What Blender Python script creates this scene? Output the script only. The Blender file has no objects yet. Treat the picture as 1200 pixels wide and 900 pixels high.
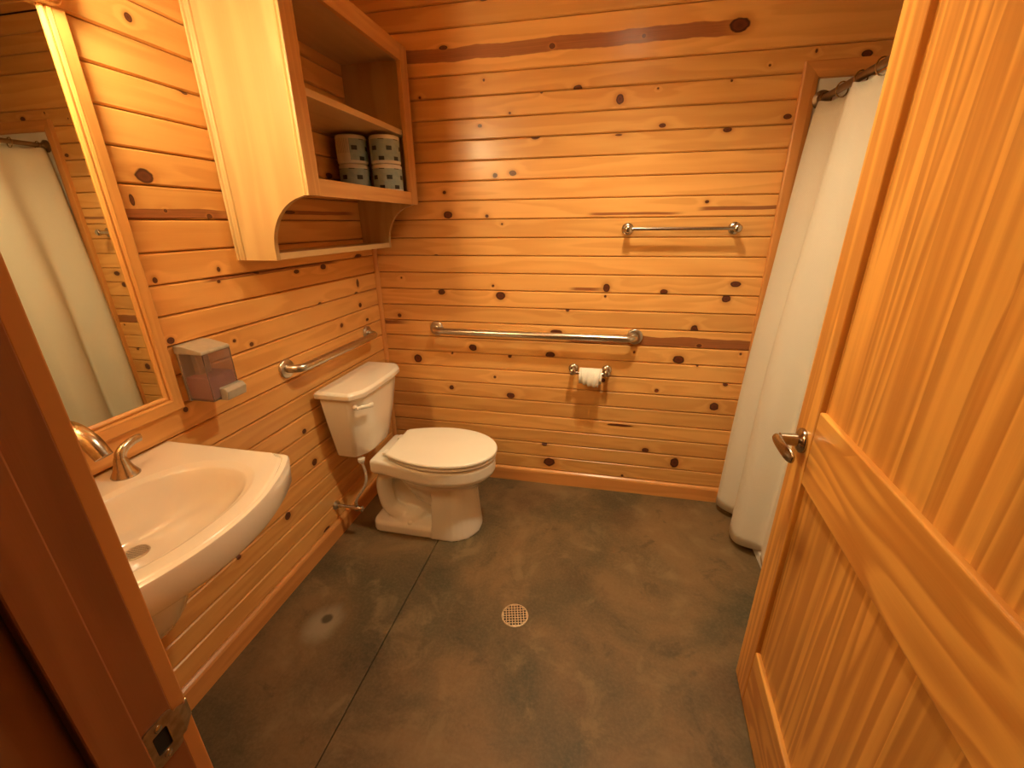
import bpy, bmesh, math, random
from mathutils import Vector, Matrix
random.seed(7)
scn = bpy.context.scene
COL = scn.collection

# ------------------------------------------------------------------ camera, world, exposure
cam_d = bpy.data.cameras.new('camera'); cam = bpy.data.objects.new('camera', cam_d); COL.objects.link(cam)
cam_d.sensor_fit = 'HORIZONTAL'; cam_d.sensor_width = 36.0; cam_d.lens = 36.0*500.3/1200.0
cam_d.clip_start = 0.01
_r = Vector((0.97771, 0.20975, -0.00926)); _d = Vector((0.06552, -0.34671, -0.93568)); _f = Vector((-0.19947, 0.91422, -0.35273))
M = Matrix((_r, -_d, -_f)).transposed().to_4x4(); M.translation = Vector((1.2156, -2.1618, 1.4420))
cam.matrix_world = M
scn.camera = cam

world = bpy.data.worlds.new('world'); scn.world = world; world.use_nodes = True
bg = world.node_tree.nodes['Background']; bg.inputs[0].default_value = (1.0, 0.62, 0.33, 1); bg.inputs[1].default_value = 0.02

vs = scn.view_settings
vs.view_transform = 'Standard'; vs.look = 'None'; vs.exposure = 0.09; vs.gamma = 1.0; vs.use_curve_mapping = False

VANITY_STRENGTH = 185.0
VANITY_COLOR = (1.0, 0.80, 0.40, 1)
CEILING_STRENGTH = 660.0
CEILING_COLOR = (1.0, 0.82, 0.50, 1)

# ------------------------------------------------------------------ node helpers
class NT:
    def __init__(s, mat):
        s.t = mat.node_tree; s.n = s.t.nodes; s.l = s.t.links
    def new(s, typ, **kw):
        n = s.n.new(typ)
        for k, v in kw.items(): setattr(n, k, v)
        return n
    def put(s, sock, v):
        if hasattr(v, 'node'): s.l.new(v, sock)
        elif v is not None:
            if sock.type == 'RGBA' and len(v) == 3: v = (*v, 1)
            sock.default_value = v
    def math(s, op, a, b=None, c=None, clamp=False):
        n = s.new('ShaderNodeMath', operation=op, use_clamp=clamp)
        for i, v in enumerate((a, b, c)):
            if v is not None: s.put(n.inputs[i], v)
        return n.outputs[0]
    def mix(s, f, a, b):
        n = s.new('ShaderNodeMix', data_type='RGBA')
        s.put(n.inputs[0], f); s.put(n.inputs[6], a); s.put(n.inputs[7], b)
        return n.outputs[2]
    def noise(s, vec, scale=1.0, detail=3.0, rough=0.5, dist=0.0):
        n = s.new('ShaderNodeTexNoise')
        s.put(n.inputs['Vector'], vec); s.put(n.inputs['Scale'], scale)
        n.inputs['Detail'].default_value = detail; n.inputs['Roughness'].default_value = rough
        n.inputs['Distortion'].default_value = dist
        return n.outputs[0]
    def comb(s, x, y, z):
        n = s.new('ShaderNodeCombineXYZ')
        for i, v in enumerate((x, y, z)): s.put(n.inputs[i], v)
        return n.outputs[0]
    def sep(s, v):
        n = s.new('ShaderNodeSeparateXYZ'); s.put(n.inputs[0], v); return n.outputs
    def smooth(s, v, lo, hi, a=0.0, b=1.0):
        n = s.new('ShaderNodeMapRange', interpolation_type='SMOOTHSTEP')
        s.put(n.inputs[0], v); s.put(n.inputs[1], lo); s.put(n.inputs[2], hi); s.put(n.inputs[3], a); s.put(n.inputs[4], b)
        return n.outputs[0]
    def ramp(s, f, stops):
        n = s.new('ShaderNodeValToRGB'); s.put(n.inputs[0], f); e = n.color_ramp.elements
        while len(e) < len(stops): e.new(0.5)
        for el, (p, c) in zip(e, stops): el.position = p; el.color = (*c, 1) if len(c) == 3 else c
        return n.outputs[0]
    def bump(s, h, strength, dist=0.001):
        n = s.new('ShaderNodeBump'); s.put(n.inputs['Height'], h)
        n.inputs['Strength'].default_value = strength; n.inputs['Distance'].default_value = dist
        return n.outputs[0]

def new_mat(name):
    m = bpy.data.materials.new(name); m.use_nodes = True
    return m, NT(m), m.node_tree.nodes['Principled BSDF']

def simple(name, col, rough=0.4, metal=0.0, coat=0.0, spec=0.5, nscale=40, namt=0.06, bump=0.0):
    m, t, b = new_mat(name)
    co = t.new('ShaderNodeTexCoord').outputs['Object']
    n = t.noise(co, nscale, 4)
    c = t.mix(t.smooth(n, 0.3, 0.7), tuple(x*(1-namt) for x in col), tuple(min(1, x*(1+namt)) for x in col))
    t.put(b.inputs['Base Color'], c)
    b.inputs['Roughness'].default_value = rough; b.inputs['Metallic'].default_value = metal
    b.inputs['Coat Weight'].default_value = coat; b.inputs['Coat Roughness'].default_value = 0.08
    b.inputs['Specular IOR Level'].default_value = spec
    if bump: t.put(b.inputs['Normal'], t.bump(n, bump))
    return m

PINE_L = (0.80, 0.425, 0.135); PINE_D = (0.60, 0.255, 0.062)
def wood(name, axis='x', light=PINE_L, dark=PINE_D, contrast=0.5, rings=5.0, knots=0, streaks=0, rough=0.36, autoknots=0.0, offs=0.0, across=10.0, rawcoat=0.24, along=0.9):
    """pine; grain runs along local axis; knots/streaks come from custom properties of each board"""
    m, t, b = new_mat(name)
    X, Y, Z = t.sep(t.new('ShaderNodeTexCoord').outputs['Object'])
    a, c, dpt = {'x': (X, Z, Y), 'y': (Y, Z, X), 'z': (Z, X, Y), 'zy': (Z, Y, X), 'xy': (X, Y, Z), 'yx': (Y, X, Z)}[axis]
    rnd = t.math('MULTIPLY', t.new('ShaderNodeObjectInfo').outputs['Random'], 37.0)
    if offs: rnd = t.math('ADD', rnd, offs)
    wob = t.noise(t.comb(t.math('MULTIPLY', a, 30.0), t.math('MULTIPLY', c, 60.0), rnd), 1.0, 2)
    D = None
    for i in range(knots):
        at = t.new('ShaderNodeAttribute', attribute_type='OBJECT', attribute_name='k%d' % i)
        kx, kz, rx = t.sep(at.outputs['Vector'])
        at2 = t.new('ShaderNodeAttribute', attribute_type='OBJECT', attribute_name='q%d' % i)
        rz = at2.outputs['Fac']
        u = t.math('DIVIDE', t.math('SUBTRACT', a, kx), t.math('MAXIMUM', rx, 1e-5))
        v = t.math('DIVIDE', t.math('SUBTRACT', c, kz), t.math('MAXIMUM', rz, 1e-5))
        d = t.math('SQRT', t.math('ADD', t.math('MULTIPLY', u, u), t.math('MULTIPLY', v, v)))
        D = d if D is None else t.math('MINIMUM', D, d)
    if autoknots:
        vo = t.new('ShaderNodeTexVoronoi', feature='F1')
        t.put(vo.inputs['Vector'], t.comb(t.math('MULTIPLY', a, 2.2), t.math('MULTIPLY', c, 5.0), rnd)); vo.inputs['Scale'].default_value = 1.0
        vo.inputs['Randomness'].default_value = 1.0
        cs = t.sep(vo.outputs['Color'])[0]
        d = t.math('DIVIDE', vo.outputs['Distance'], t.math('MAXIMUM', t.math('MULTIPLY', t.smooth(cs, 0.55, 1.0), autoknots), 1e-4))
        D = d if D is None else t.math('MINIMUM', D, d)
    if D is not None:
        D = t.math('ADD', D, t.math('MULTIPLY', t.math('SUBTRACT', wob, 0.5), 0.5))
        bend = t.math('EXPONENT', t.math('MULTIPLY', D, -0.45))
    else: bend = None
    base = t.noise(t.comb(t.math('MULTIPLY', a, along), t.math('MULTIPLY', c, across), t.math('ADD', rnd, t.math('MULTIPLY', dpt, 6.0))), 1.0, 2.5, 0.45)
    v = t.math('MULTIPLY', base, rings)
    if bend is not None: v = t.math('ADD', v, t.math('MULTIPLY', bend, 1.6))
    fr = t.math('FRACT', v)
    ring = t.math('MULTIPLY', t.smooth(fr, 0.0, 0.72), t.smooth(fr, 0.78, 1.0, 1.0, 0.0))
    fib = t.noise(t.comb(t.math('MULTIPLY', a, 5.0), t.math('MULTIPLY', c, 420.0), rnd), 1.0, 3, 0.6)
    blot = t.noise(t.comb(t.math('MULTIPLY', a, 2.0), t.math('MULTIPLY', c, 9.0), t.math('ADD', rnd, 9.0)), 1.0, 2)
    f = t.math('ADD', t.math('MULTIPLY', ring, contrast), t.math('MULTIPLY', t.math('SUBTRACT', fib, 0.5), 0.28))
    f = t.math('ADD', f, t.math('MULTIPLY', t.math('SUBTRACT', blot, 0.5), 0.55), clamp=True)
    col = t.mix(f, light, dark)
    tone = t.math('ADD', t.math('MULTIPLY', t.math('FRACT', t.math('MULTIPLY', rnd, 3.17)), 0.22), 0.89)
    hs = t.new('ShaderNodeHueSaturation'); t.put(hs.inputs['Value'], tone); t.put(hs.inputs['Color'], col); col = hs.outputs[0]
    for i in range(streaks):
        at = t.new('ShaderNodeAttribute', attribute_type='OBJECT', attribute_name='s%d' % i)
        x0, x1, zc = t.sep(at.outputs['Vector'])
        hw = t.new('ShaderNodeAttribute', attribute_type='OBJECT', attribute_name='h%d' % i).outputs['Fac']
        big = t.noise(t.comb(t.math('MULTIPLY', a, 4.5), 0.0, t.math('ADD', rnd, 3.0)), 1.0, 3.5)
        dz = t.math('ABSOLUTE', t.math('ADD', t.math('SUBTRACT', c, zc), t.math('MULTIPLY', t.math('SUBTRACT', big, 0.5), t.math('MULTIPLY', hw, 1.6))))
        mk = t.smooth(t.math('DIVIDE', dz, t.math('MAXIMUM', hw, 1e-6)), 0.86, 1.0, 1.0, 0.0)
        ends = t.math('MULTIPLY', t.smooth(a, x0, t.math('ADD', x0, 0.05)), t.smooth(a, t.math('SUBTRACT', x1, 0.10), x1, 1.0, 0.0))
        mk = t.math('MULTIPLY', mk, ends)
        dk = t.smooth(fib, 0.35, 0.7)
        col = t.mix(t.math('MULTIPLY', mk, 0.86), col, t.mix(dk, (0.30, 0.085, 0.030), (0.19, 0.050, 0.018)))
    rgh = rough
    if D is not None:
        halo = t.smooth(D, 1.0, 2.1, 0.45, 0.0)
        col = t.mix(halo, col, (0.50, 0.19, 0.045))
        kc = t.ramp(t.math('MULTIPLY', D, 0.7), [(0.0, (0.085, 0.022, 0.010)), (0.42, (0.14, 0.034, 0.014)), (0.62, (0.045, 0.012, 0.006)), (0.72, (0.10, 0.03, 0.012))])
        col = t.mix(t.smooth(D, 0.9, 1.12, 1.0, 0.0), col, kc)
    t.put(b.inputs['Base Color'], col)
    b.inputs['Roughness'].default_value = rgh
    b.inputs['Coat Weight'].default_value = rawcoat; b.inputs['Coat Roughness'].default_value = 0.22
    b.inputs['Specular IOR Level'].default_value = 0.35
    t.put(b.inputs['Normal'], t.bump(t.math('ADD', fib, t.math('MULTIPLY', ring, 0.5)), 0.10, 0.0006))
    return m

M_board = wood('pine_board', 'x', contrast=0.42, rings=6.0, knots=7, streaks=2)
M_board_plain = wood('pine_board_plain', 'x', contrast=0.30, autoknots=0.09)
M_trim_x = wood('pine_trim_lengthwise', 'x', (0.72, 0.33, 0.10), (0.50, 0.19, 0.05), 0.4, autoknots=0.05)
M_trim_y = wood('pine_trim_depthwise', 'y', (0.72, 0.33, 0.10), (0.50, 0.19, 0.05), 0.4, autoknots=0.05)
M_trim_z = wood('pine_trim_upright', 'z', (0.70, 0.32, 0.095), (0.50, 0.19, 0.05), 0.4, autoknots=0.05)
M_frame_z = wood('mirror_frame_upright', 'zy', contrast=0.35, across=14)
M_frame_y = wood('mirror_frame_level', 'y', contrast=0.35, across=14)
M_door_z = wood('door_pine_upright', 'z', (0.70, 0.34, 0.075), (0.40, 0.145, 0.026), 0.72, rings=8, autoknots=0.035, across=12, along=0.40)
M_door_x = wood('door_pine_level', 'x', (0.70, 0.34, 0.075), (0.42, 0.150, 0.026), 0.70, rings=11, autoknots=0.08, across=6)
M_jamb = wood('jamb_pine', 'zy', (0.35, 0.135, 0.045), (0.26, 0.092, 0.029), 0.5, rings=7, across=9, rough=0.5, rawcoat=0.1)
M_cab_z = wood('cabinet_birch_upright', 'z', (0.64, 0.42, 0.19), (0.46, 0.26, 0.095), 0.45, rings=5, across=7, autoknots=0.02)
M_cab_zy = wood('cabinet_frame_upright', 'zy', (0.68, 0.36, 0.13), (0.50, 0.22, 0.07), 0.45, rings=7, across=16)
M_cab_y = wood('cabinet_frame_level', 'y', (0.68, 0.36, 0.13), (0.50, 0.22, 0.07), 0.45, rings=7, across=16)
M_cab_yx = wood('cabinet_shelf_level', 'yx', (0.70, 0.48, 0.24), (0.56, 0.36, 0.16), 0.35, rings=5, across=8)

M_porcelain = simple('white_porcelain', (0.86, 0.80, 0.70), 0.16, coat=0.6, nscale=6, namt=0.015)
M_seat = simple('white_seat_plastic', (0.86, 0.80, 0.69), 0.28, nscale=6, namt=0.015)
M_steel = simple('brushed_steel', (0.62, 0.57, 0.50), 0.28, metal=1.0, nscale=150, namt=0.08)
M_nickel = simple('satin_nickel', (0.58, 0.52, 0.44), 0.24, metal=1.0, nscale=120, namt=0.08)
M_nickel_dark = simple('aged_nickel', (0.46, 0.38, 0.28), 0.3, metal=1.0, nscale=90, namt=0.2)
M_hole_shade = simple('painted_hole_shade', (0.012, 0.009, 0.006), 0.8)  # near-black colour painted in for the shade inside holes
M_grate = simple('tarnished_brass_grate', (0.62, 0.47, 0.30), 0.42, metal=0.6, nscale=200, namt=0.2)
M_fiberglass = simple('white_fiberglass', (0.82, 0.80, 0.74), 0.25, coat=0.3, nscale=5, namt=0.02)
M_paper = simple('white_tissue', (0.82, 0.77, 0.68), 0.9, nscale=220, namt=0.06, bump=0.3)
M_silver_plastic = simple('silver_plastic', (0.50, 0.48, 0.42), 0.35, metal=0.5, nscale=60)
M_backing = simple('dark_wall_backing', (0.10, 0.045, 0.018), 0.9)
M_hose = simple('braided_hose', (0.50, 0.42, 0.33), 0.45, metal=0.4, nscale=500, namt=0.35)
M_bronze = simple('warm_bronze_nickel', (0.42, 0.34, 0.26), 0.22, metal=1.0, nscale=120, namt=0.08)
M_baffle = simple('lamp_baffle', (0.22, 0.20, 0.18), 0.5)
M_brass = simple('bronze_rod', (0.30, 0.23, 0.17), 0.35, metal=1.0)

# ------------------------------------------------------------------ mesh builder
class MB:
    def __init__(s): s.v = []; s.f = []
    def add(s, vs, fs):
        o = len(s.v); s.v += [tuple(v) for v in vs]; s.f += [tuple(i+o for i in f) for f in fs]; return s
    def box(s, x0, x1, y0, y1, z0, z1, bev=0.0, seg=2):
        bm = bmesh.new(); bmesh.ops.create_cube(bm, size=1.0)
        for v in bm.verts: v.co = Vector(((x0+x1)/2+v.co.x*(x1-x0), (y0+y1)/2+v.co.y*(y1-y0), (z0+z1)/2+v.co.z*(z1-z0)))
        if bev: bmesh.ops.bevel(bm, geom=bm.edges[:]+bm.verts[:], offset=bev, segments=seg, affect='EDGES', profile=0.5)
        bm.verts.index_update(); s.add([v.co[:] for v in bm.verts], [[v.index for v in f.verts] for f in bm.faces]); bm.free(); return s
    def loft(s, rings, cap0=True, cap1=True, close=True):
        n = len(rings[0]); vs = [p for r in rings for p in r]; fs = []
        for k in range(len(rings)-1):
            for i in range(n if close else n-1):
                j = (i+1) % n; fs.append((k*n+i, k*n+j, (k+1)*n+j, (k+1)*n+i))
        if cap0: fs.append(tuple(reversed(range(n))))
        if cap1: fs.append(tuple((len(rings)-1)*n+i for i in range(n)))
        return s.add(vs, fs)
    def tube(s, path, r, n=12, cap=True):
        P = [Vector(p) for p in path]; rings = []; up = None
        R = r if isinstance(r, (list, tuple)) else [r]*len(P)
        for i, p in enumerate(P):
            d = (P[min(i+1, len(P)-1)]-P[max(i-1, 0)]).normalized()
            if up is None:
                up = Vector((0, 0, 1)) if abs(d.z) < 0.9 else Vector((1, 0, 0))
            u = (up-d*up.dot(d)).normalized(); w = d.cross(u); up = u
            rx, ry = R[i] if isinstance(R[i], (list, tuple)) else (R[i], R[i])
            rings.append([p+u*math.cos(2*math.pi*k/n)*rx+w*math.sin(2*math.pi*k/n)*ry for k in range(n)])
        return s.loft(rings, cap, cap)
    def lathe(s, prof, o, axis, n=32, cap0=True, cap1=True):
        """prof: (distance along axis, radius)"""
        ax = Vector(axis).normalized(); o = Vector(o)
        u = ax.orthogonal().normalized(); w = ax.cross(u)
        rings = [[o+ax*h+(u*math.cos(2*math.pi*k/n)+w*math.sin(2*math.pi*k/n))*max(r, 1e-5) for k in range(n)] for h, r in prof]
        return s.loft(rings, cap0, cap1)
    def prism(s, poly, f, a, b):
        """poly of 2-D points; f(p, t) -> 3-D"""
        return s.loft([[f(p, a) for p in poly], [f(p, b) for p in poly]])
    def build(s, name, mat, parent=None, smooth=None, bevel=0.0, subsurf=0, seg=2):
        off = Vector(parent_loc(parent)) if parent else Vector((0, 0, 0))
        me = bpy.data.meshes.new(name)
        me.from_pydata([Vector(v)-off for v in s.v], [], s.f)
        bm = bmesh.new(); bm.from_mesh(me); bmesh.ops.recalc_face_normals(bm, faces=bm.faces[:]); bm.to_mesh(me); bm.free()
        if smooth is not None:
            for p in me.polygons: p.use_smooth = True
            me.set_sharp_from_angle(angle=math.radians(smooth))
        me.materials.append(mat)
        o = bpy.data.objects.new(name, me); COL.objects.link(o)
        if parent: o.parent = parent
        if bevel:
            b = o.modifiers.new('bevel', 'BEVEL'); b.width = bevel; b.segments = seg; b.limit_method = 'ANGLE'; b.angle_limit = math.radians(30)
        if subsurf:
            q = o.modifiers.new('subd', 'SUBSURF'); q.levels = subsurf; q.render_levels = subsurf
        return o

def parent_loc(p):
    v = Vector((0, 0, 0))
    while p is not None: v = v+p.location; p = p.parent
    return v
def tag(o, label, cat, group=None):
    o['label'] = label; o['category'] = cat
    if group: o['group'] = group
    return o
def thing(name, loc, label, cat, group=None):
    o = bpy.data.objects.new(name, None); COL.objects.link(o); o.location = loc; o.empty_display_size = 0.05
    return tag(o, label, cat, group)
def struct(o, label=None, cat=None):
    o['kind'] = 'structure'
    if label: o['label'] = label
    if cat: o['category'] = cat
    return o
def struct_empty(name, loc, label, cat):
    o = bpy.data.objects.new(name, None); COL.objects.link(o); o.location = loc; o.empty_display_size = 0.05
    return struct(o, label, cat)
def arc(c, r, a0, a1, n):
    return [(c[0]+r*math.cos(math.radians(a0+(a1-a0)*i/n)), c[1]+r*math.sin(math.radians(a0+(a1-a0)*i/n))) for i in range(n+1)]
def spline(pts, n=8):
    P = [Vector(p) for p in pts]; P = [2*P[0]-P[1]]+P+[2*P[-1]-P[-2]]; out = []
    for i in range(1, len(P)-2):
        for k in range(n):
            t = k/n; a, b, c, d = P[i-1:i+3]
            out.append(0.5*((2*b)+(-a+c)*t+(2*a-5*b+4*c-d)*t*t+(-a+3*b-3*c+d)*t**3))
    return out+[P[-2]]

# ------------------------------------------------------------------ room dimensions (metres)
XR = 2.90; YF = -1.93; ZC = 2.4918; PITCH = 0.08596; Z0 = 2.2339
XJ0, XJ1 = 0.770, 1.684          # door opening

# ---- floor: two cast slabs either side of a saw-cut joint
m, t, b = new_mat('stained_concrete')
pos = t.new('ShaderNodeNewGeometry').outputs['Position']
px, py, pz = t.sep(pos)
n1 = t.noise(pos, 1.7, 6, 0.62, 0.4); n2 = t.noise(pos, 6.0, 6, 0.65, 0.6); n3 = t.noise(pos, 90.0, 4, 0.7); n4 = t.noise(t.comb(t.math('ADD', px, 7.0), py, 0.0), 2.6, 5, 0.6)
c = t.mix(t.smooth(n1, 0.36, 0.66), (0.056, 0.046, 0.023), (0.172, 0.100, 0.043))
c = t.mix(t.math('MULTIPLY', t.smooth(n2, 0.50, 0.72), 0.65), c, (0.225, 0.148, 0.070))
c = t.mix(t.math('MULTIPLY', t.smooth(n4, 0.55, 0.72), 0.55), c, (0.070, 0.036, 0.016))
c = t.mix(t.math('MULTIPLY', t.smooth(n2, 0.30, 0.44, 1.0, 0.0), 0.6), c, (0.036, 0.030, 0.016))
c = t.mix(t.math('MULTIPLY', t.smooth(n3, 0.35, 0.75), 0.25), c, (0.24, 0.16, 0.085))
def blob(cx, cy, r0, r1, sy=1.0):
    dx = t.math('SUBTRACT', px, cx); dy = t.math('MULTIPLY', t.math('SUBTRACT', py, cy), sy)
    d = t.math('SQRT', t.math('ADD', t.math('MULTIPLY', dx, dx), t.math('MULTIPLY', dy, dy)))
    d = t.math('ADD', d, t.math('MULTIPLY', t.math('SUBTRACT', n2, 0.5), r1*1.1))
    return t.smooth(d, r0, r1, 1.0, 0.0)
c = t.mix(t.math('MULTIPLY', blob(0.235, -1.135, 0.02, 0.085, 0.75), 0.75), c, (0.27, 0.225, 0.15))
c = t.mix(t.math('MULTIPLY', blob(0.235, -1.105, 0.012, 0.026), 0.9), c, (0.045, 0.034, 0.02))
t.put(b.inputs['Base Color'], c)
t.put(b.inputs['Roughness'], t.math('ADD', 0.42, t.math('MULTIPLY', n2, 0.3)))
b.inputs['Specular IOR Level'].default_value = 0.35
t.put(b.inputs['Normal'], t.bump(t.math('ADD', n3, n2), 0.12, 0.002))
M_concrete = m
M_subbase = simple('joint_base_concrete', (0.035, 0.03, 0.02), 0.9)  # dark sub-base that shows through the saw-cut joint
floor = MB().box(-0.12, XR+0.12, -3.6, 0.12, -0.10, -0.012).build('floor', M_subbase)
struct(floor, 'dark mottled stained concrete floor with a saw cut joint', 'floor')
MB().box(-0.12, 0.4975, -3.6, 0.12, -0.011, 0.0, 0.0015, 1).build('slab', M_concrete, floor)
MB().box(0.5008, XR+0.12, -3.6, 0.12, -0.011, 0.0, 0.0015, 1).build('slab', M_concrete, floor)

# ---- walls of V-groove boards, one object each
def board_mesh(name, L, h, mat):
    # section (y, z): face towards -y, chamfered long edges
    g = 0.0011; ch = 0.0055; dp = 0.0060; T = 0.016
    sec = [(0, -h/2+g), (0, h/2-g), (-(T-dp), h/2-g), (-T, h/2-ch), (-T, -h/2+ch), (-(T-dp), -h/2+g)]
    mb = MB().prism(sec, lambda p, x: (x, p[0], p[1]), 0.0, L)
    me = bpy.data.meshes.new(name); me.from_pydata(mb.v, [], mb.f)
    bm = bmesh.new(); bm.from_mesh(me); bmesh.ops.recalc_face_normals(bm, faces=bm.faces[:]); bm.to_mesh(me); bm.free()
    me.materials.append(mat); return me
MESHES = {}
def board(wall, L, h, loc, rotz, knots=(), streaks=(), mat=None, alongf=None):
    mat = mat or M_board
    key = (round(L, 3), round(h, 4), mat.name)
    if key not in MESHES: MESHES[key] = board_mesh('board', L, h, mat)
    o = bpy.data.objects.new('board', MESHES[key]); COL.objects.link(o)
    o.parent = wall; o.location = Vector(loc); o.rotation_euler = (0, 0, rotz)
    for i, (a, z, rx, rz) in enumerate(knots[:7]):
        o['k%d' % i] = [alongf(a), z-loc[2], rx]; o['q%d' % i] = rz
    for i, (a0, a1, z, hw) in enumerate(streaks[:2]):
        o['s%d' % i] = [alongf(a0), alongf(a1), z-loc[2]]; o['h%d' % i] = hw
    return o

KB = {-1: [(0.64,2.318,.0184,.0071),(1.45,2.27,.012,.009)],
 0: [(1.654,2.146,.036,.024),(0.45,2.165,.02,.008),(0.93,2.135,.012,.010),(1.30,2.14,.008,.007)],
 2: [(1.045,1.977,.0188,.0131),(2.113,2.022,.0185,.0108),(.323,1.985,.0063,.005),(1.94,2.043,.0044,.0068),(.63,2.034,.0051,.0057),(1.785,2.008,.0046,.0042)],
 3: [(1.223,1.927,.0159,.0187),(.888,1.973,.0064,.0054),(.746,1.902,.0059,.005),(1.654,1.966,.0048,.0044),(1.374,1.957,.004,.0035)],
 4: [(1.882,1.83,.0156,.009),(1.405,1.822,.0138,.0079),(.605,1.859,.0101,.0068)],
 5: [(.863,1.803,.0194,.0095),(1.665,1.794,.0165,.0093),(1.228,1.795,.0144,.0039)],
 6: [(.757,1.66,.0171,.0108),(.672,1.652,.0116,.0102)], 7: [(.415,1.585,.0088,.0076)],
 8: [(.427,1.483,.0223,.0166),(.627,1.475,.0086,.0078),(1.625,1.521,.0088,.0069)], 9: [(.702,1.438,.0051,.0047)], 10: [(.349,1.29,.0103,.0042)],
 12: [(1.22,1.141,.0162,.0205),(1.797,1.17,.0216,.0134),(1.488,1.128,.0174,.0121),(.649,1.141,.0068,.0065),(.144,1.174,.0049,.0045)],
 13: [(.688,1.091,.0249,.0197),(1.767,1.104,.0183,.0177),(.367,1.103,.0192,.0135),(1.217,1.101,.0061,.0062)],
 14: [(1.648,.946,.0174,.0274),(.111,.97,.0113,.0105),(1.035,1.028,.0086,.0087)], 15: [(.98,.913,.0309,.0113),(1.681,.873,.0117,.0086)],
 16: [(1.595,.796,.028,.02),(.953,.787,.0249,.0165),(.527,.806,.0205,.017),(1.379,.825,.0062,.0067),(1.873,.841,.0056,.0064)],
 17: [(.198,.726,.0235,.0231),(.733,.768,.0095,.0097),(1.687,.772,.0059,.0066),(.405,.767,.005,.005)],
 18: [(1.235,.662,.011,.0119),(1.83,.681,.0117,.0099),(1.508,.625,.0105,.0094),(.647,.643,.0073,.0076)],
 19: [(1.795,.559,.0208,.0221),(.735,.539,.022,.0166),(.389,.562,.0129,.0132)], 21: [(1.339,.41,.0666,.0066)], 22: [(1.486,.273,.0177,.0131)],
 23: [(1.644,.213,.0217,.028),(.931,.251,.0148,.0111)], 24: [(.961,.137,.0323,.0257),(1.377,.098,.007,.0084)]}
SB = {0: [(0.1, 1.70, 2.140, .027)], 15: [(1.02, 2.2, .883, .026), (-0.2, .18, .931, .011)], 12: [(1.03, 1.24, 1.134, .008)], 8: [(1.10, 1.56, 1.478, .006), (1.58, 2.0, 1.494, .008)]}
KL = {3: [(-1.066,1.934,.0095,.0098)], 5: [(-.952,1.802,.0117,.0067)], 6: [(-.304,1.644,.0226,.0104)], 7: [(-1.14,1.568,.0239,.0169)],
 8: [(-.599,1.489,.0297,.0062),(-1.191,1.507,.0067,.0145),(-.968,1.47,.0094,.0074),(-1.107,1.483,.0051,.0045)],
 10: [(-.156,1.292,.03,.0121),(-1.193,1.304,.0071,.0078),(-.982,1.312,.0064,.0077)],
 11: [(-.447,1.271,.0192,.0113),(-.622,1.268,.015,.0081),(-.826,1.286,.0118,.0057),(-.992,1.275,.0064,.0052)],
 12: [(-.194,1.168,.0116,.0183),(-1.199,1.134,.0115,.0094),(-.219,1.121,.0129,.0069),(-.511,1.12,.0115,.0071)],
 13: [(-.197,1.059,.0133,.0104),(-.921,1.048,.0092,.0073),(-.988,1.078,.0067,.0055)], 14: [(-.378,.994,.0114,.0098),(-.149,.974,.0141,.0073)],
 15: [(-1.216,.924,.0081,.008)], 18: [(-.754,.619,.0123,.0107)], 20: [(-.729,.454,.0157,.0151)], 21: [(-1.27,.351,.0081,.0046)],
 22: [(-.938,.323,.0149,.0158),(-1.188,.336,.0092,.0091)], 24: [(-.736,.095,.0223,.0082)]}
SL = {8: [(-1.26, -0.85, 1.474, .014), (-.66, -.12, 1.490, .008)], 11: [(-1.06, -.30, 1.283, .006)]}

wall_back = struct(MB().box(-0.12, XR+0.12, 0.017, 0.12, 0, ZC).build('wall_back', M_backing), 'knotty pine board wall behind the grab bar and towel bar', 'wall')
wall_left = struct(MB().box(-0.12, -0.017, YF-0.115, 0.12, 0, ZC).build('wall_left', M_backing), 'knotty pine board wall behind the sink and toilet', 'wall')
wall_right = struct(MB().box(XR+0.017, XR+0.12, YF-0.115, 0.12, 0, ZC).build('wall_right', M_backing), 'pine board wall behind the shower', 'wall')
for k in range(-3, 26):
    zc = Z0-(k+0.5)*PITCH; h = PITCH
    if k == 1: continue
    if k == 0: zc = Z0-PITCH; h = 2*PITCH          # one extra-wide board with the bark stripe
    if zc+h/2 > ZC+0.001 or zc-h/2 < 0.02 and k != 25: continue
    lb = XR if k <= 2 else 1.93
    board(wall_back, lb, h, (0, 0.016, zc), 0, KB.get(k, ()), SB.get(k, ()), alongf=lambda a: a)
for k in range(-3, 26):
    zc = Z0-(k+0.5)*PITCH
    if zc+PITCH/2 > ZC+0.001: continue
    board(wall_left, -YF, PITCH, (-0.016, YF, zc), math.pi/2, KL.get(k, ()), SL.get(k, ()), alongf=lambda a: a-YF)
    board(wall_right, -YF, PITCH, (XR+0.016, 0, zc), -math.pi/2, mat=M_board_plain)
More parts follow.
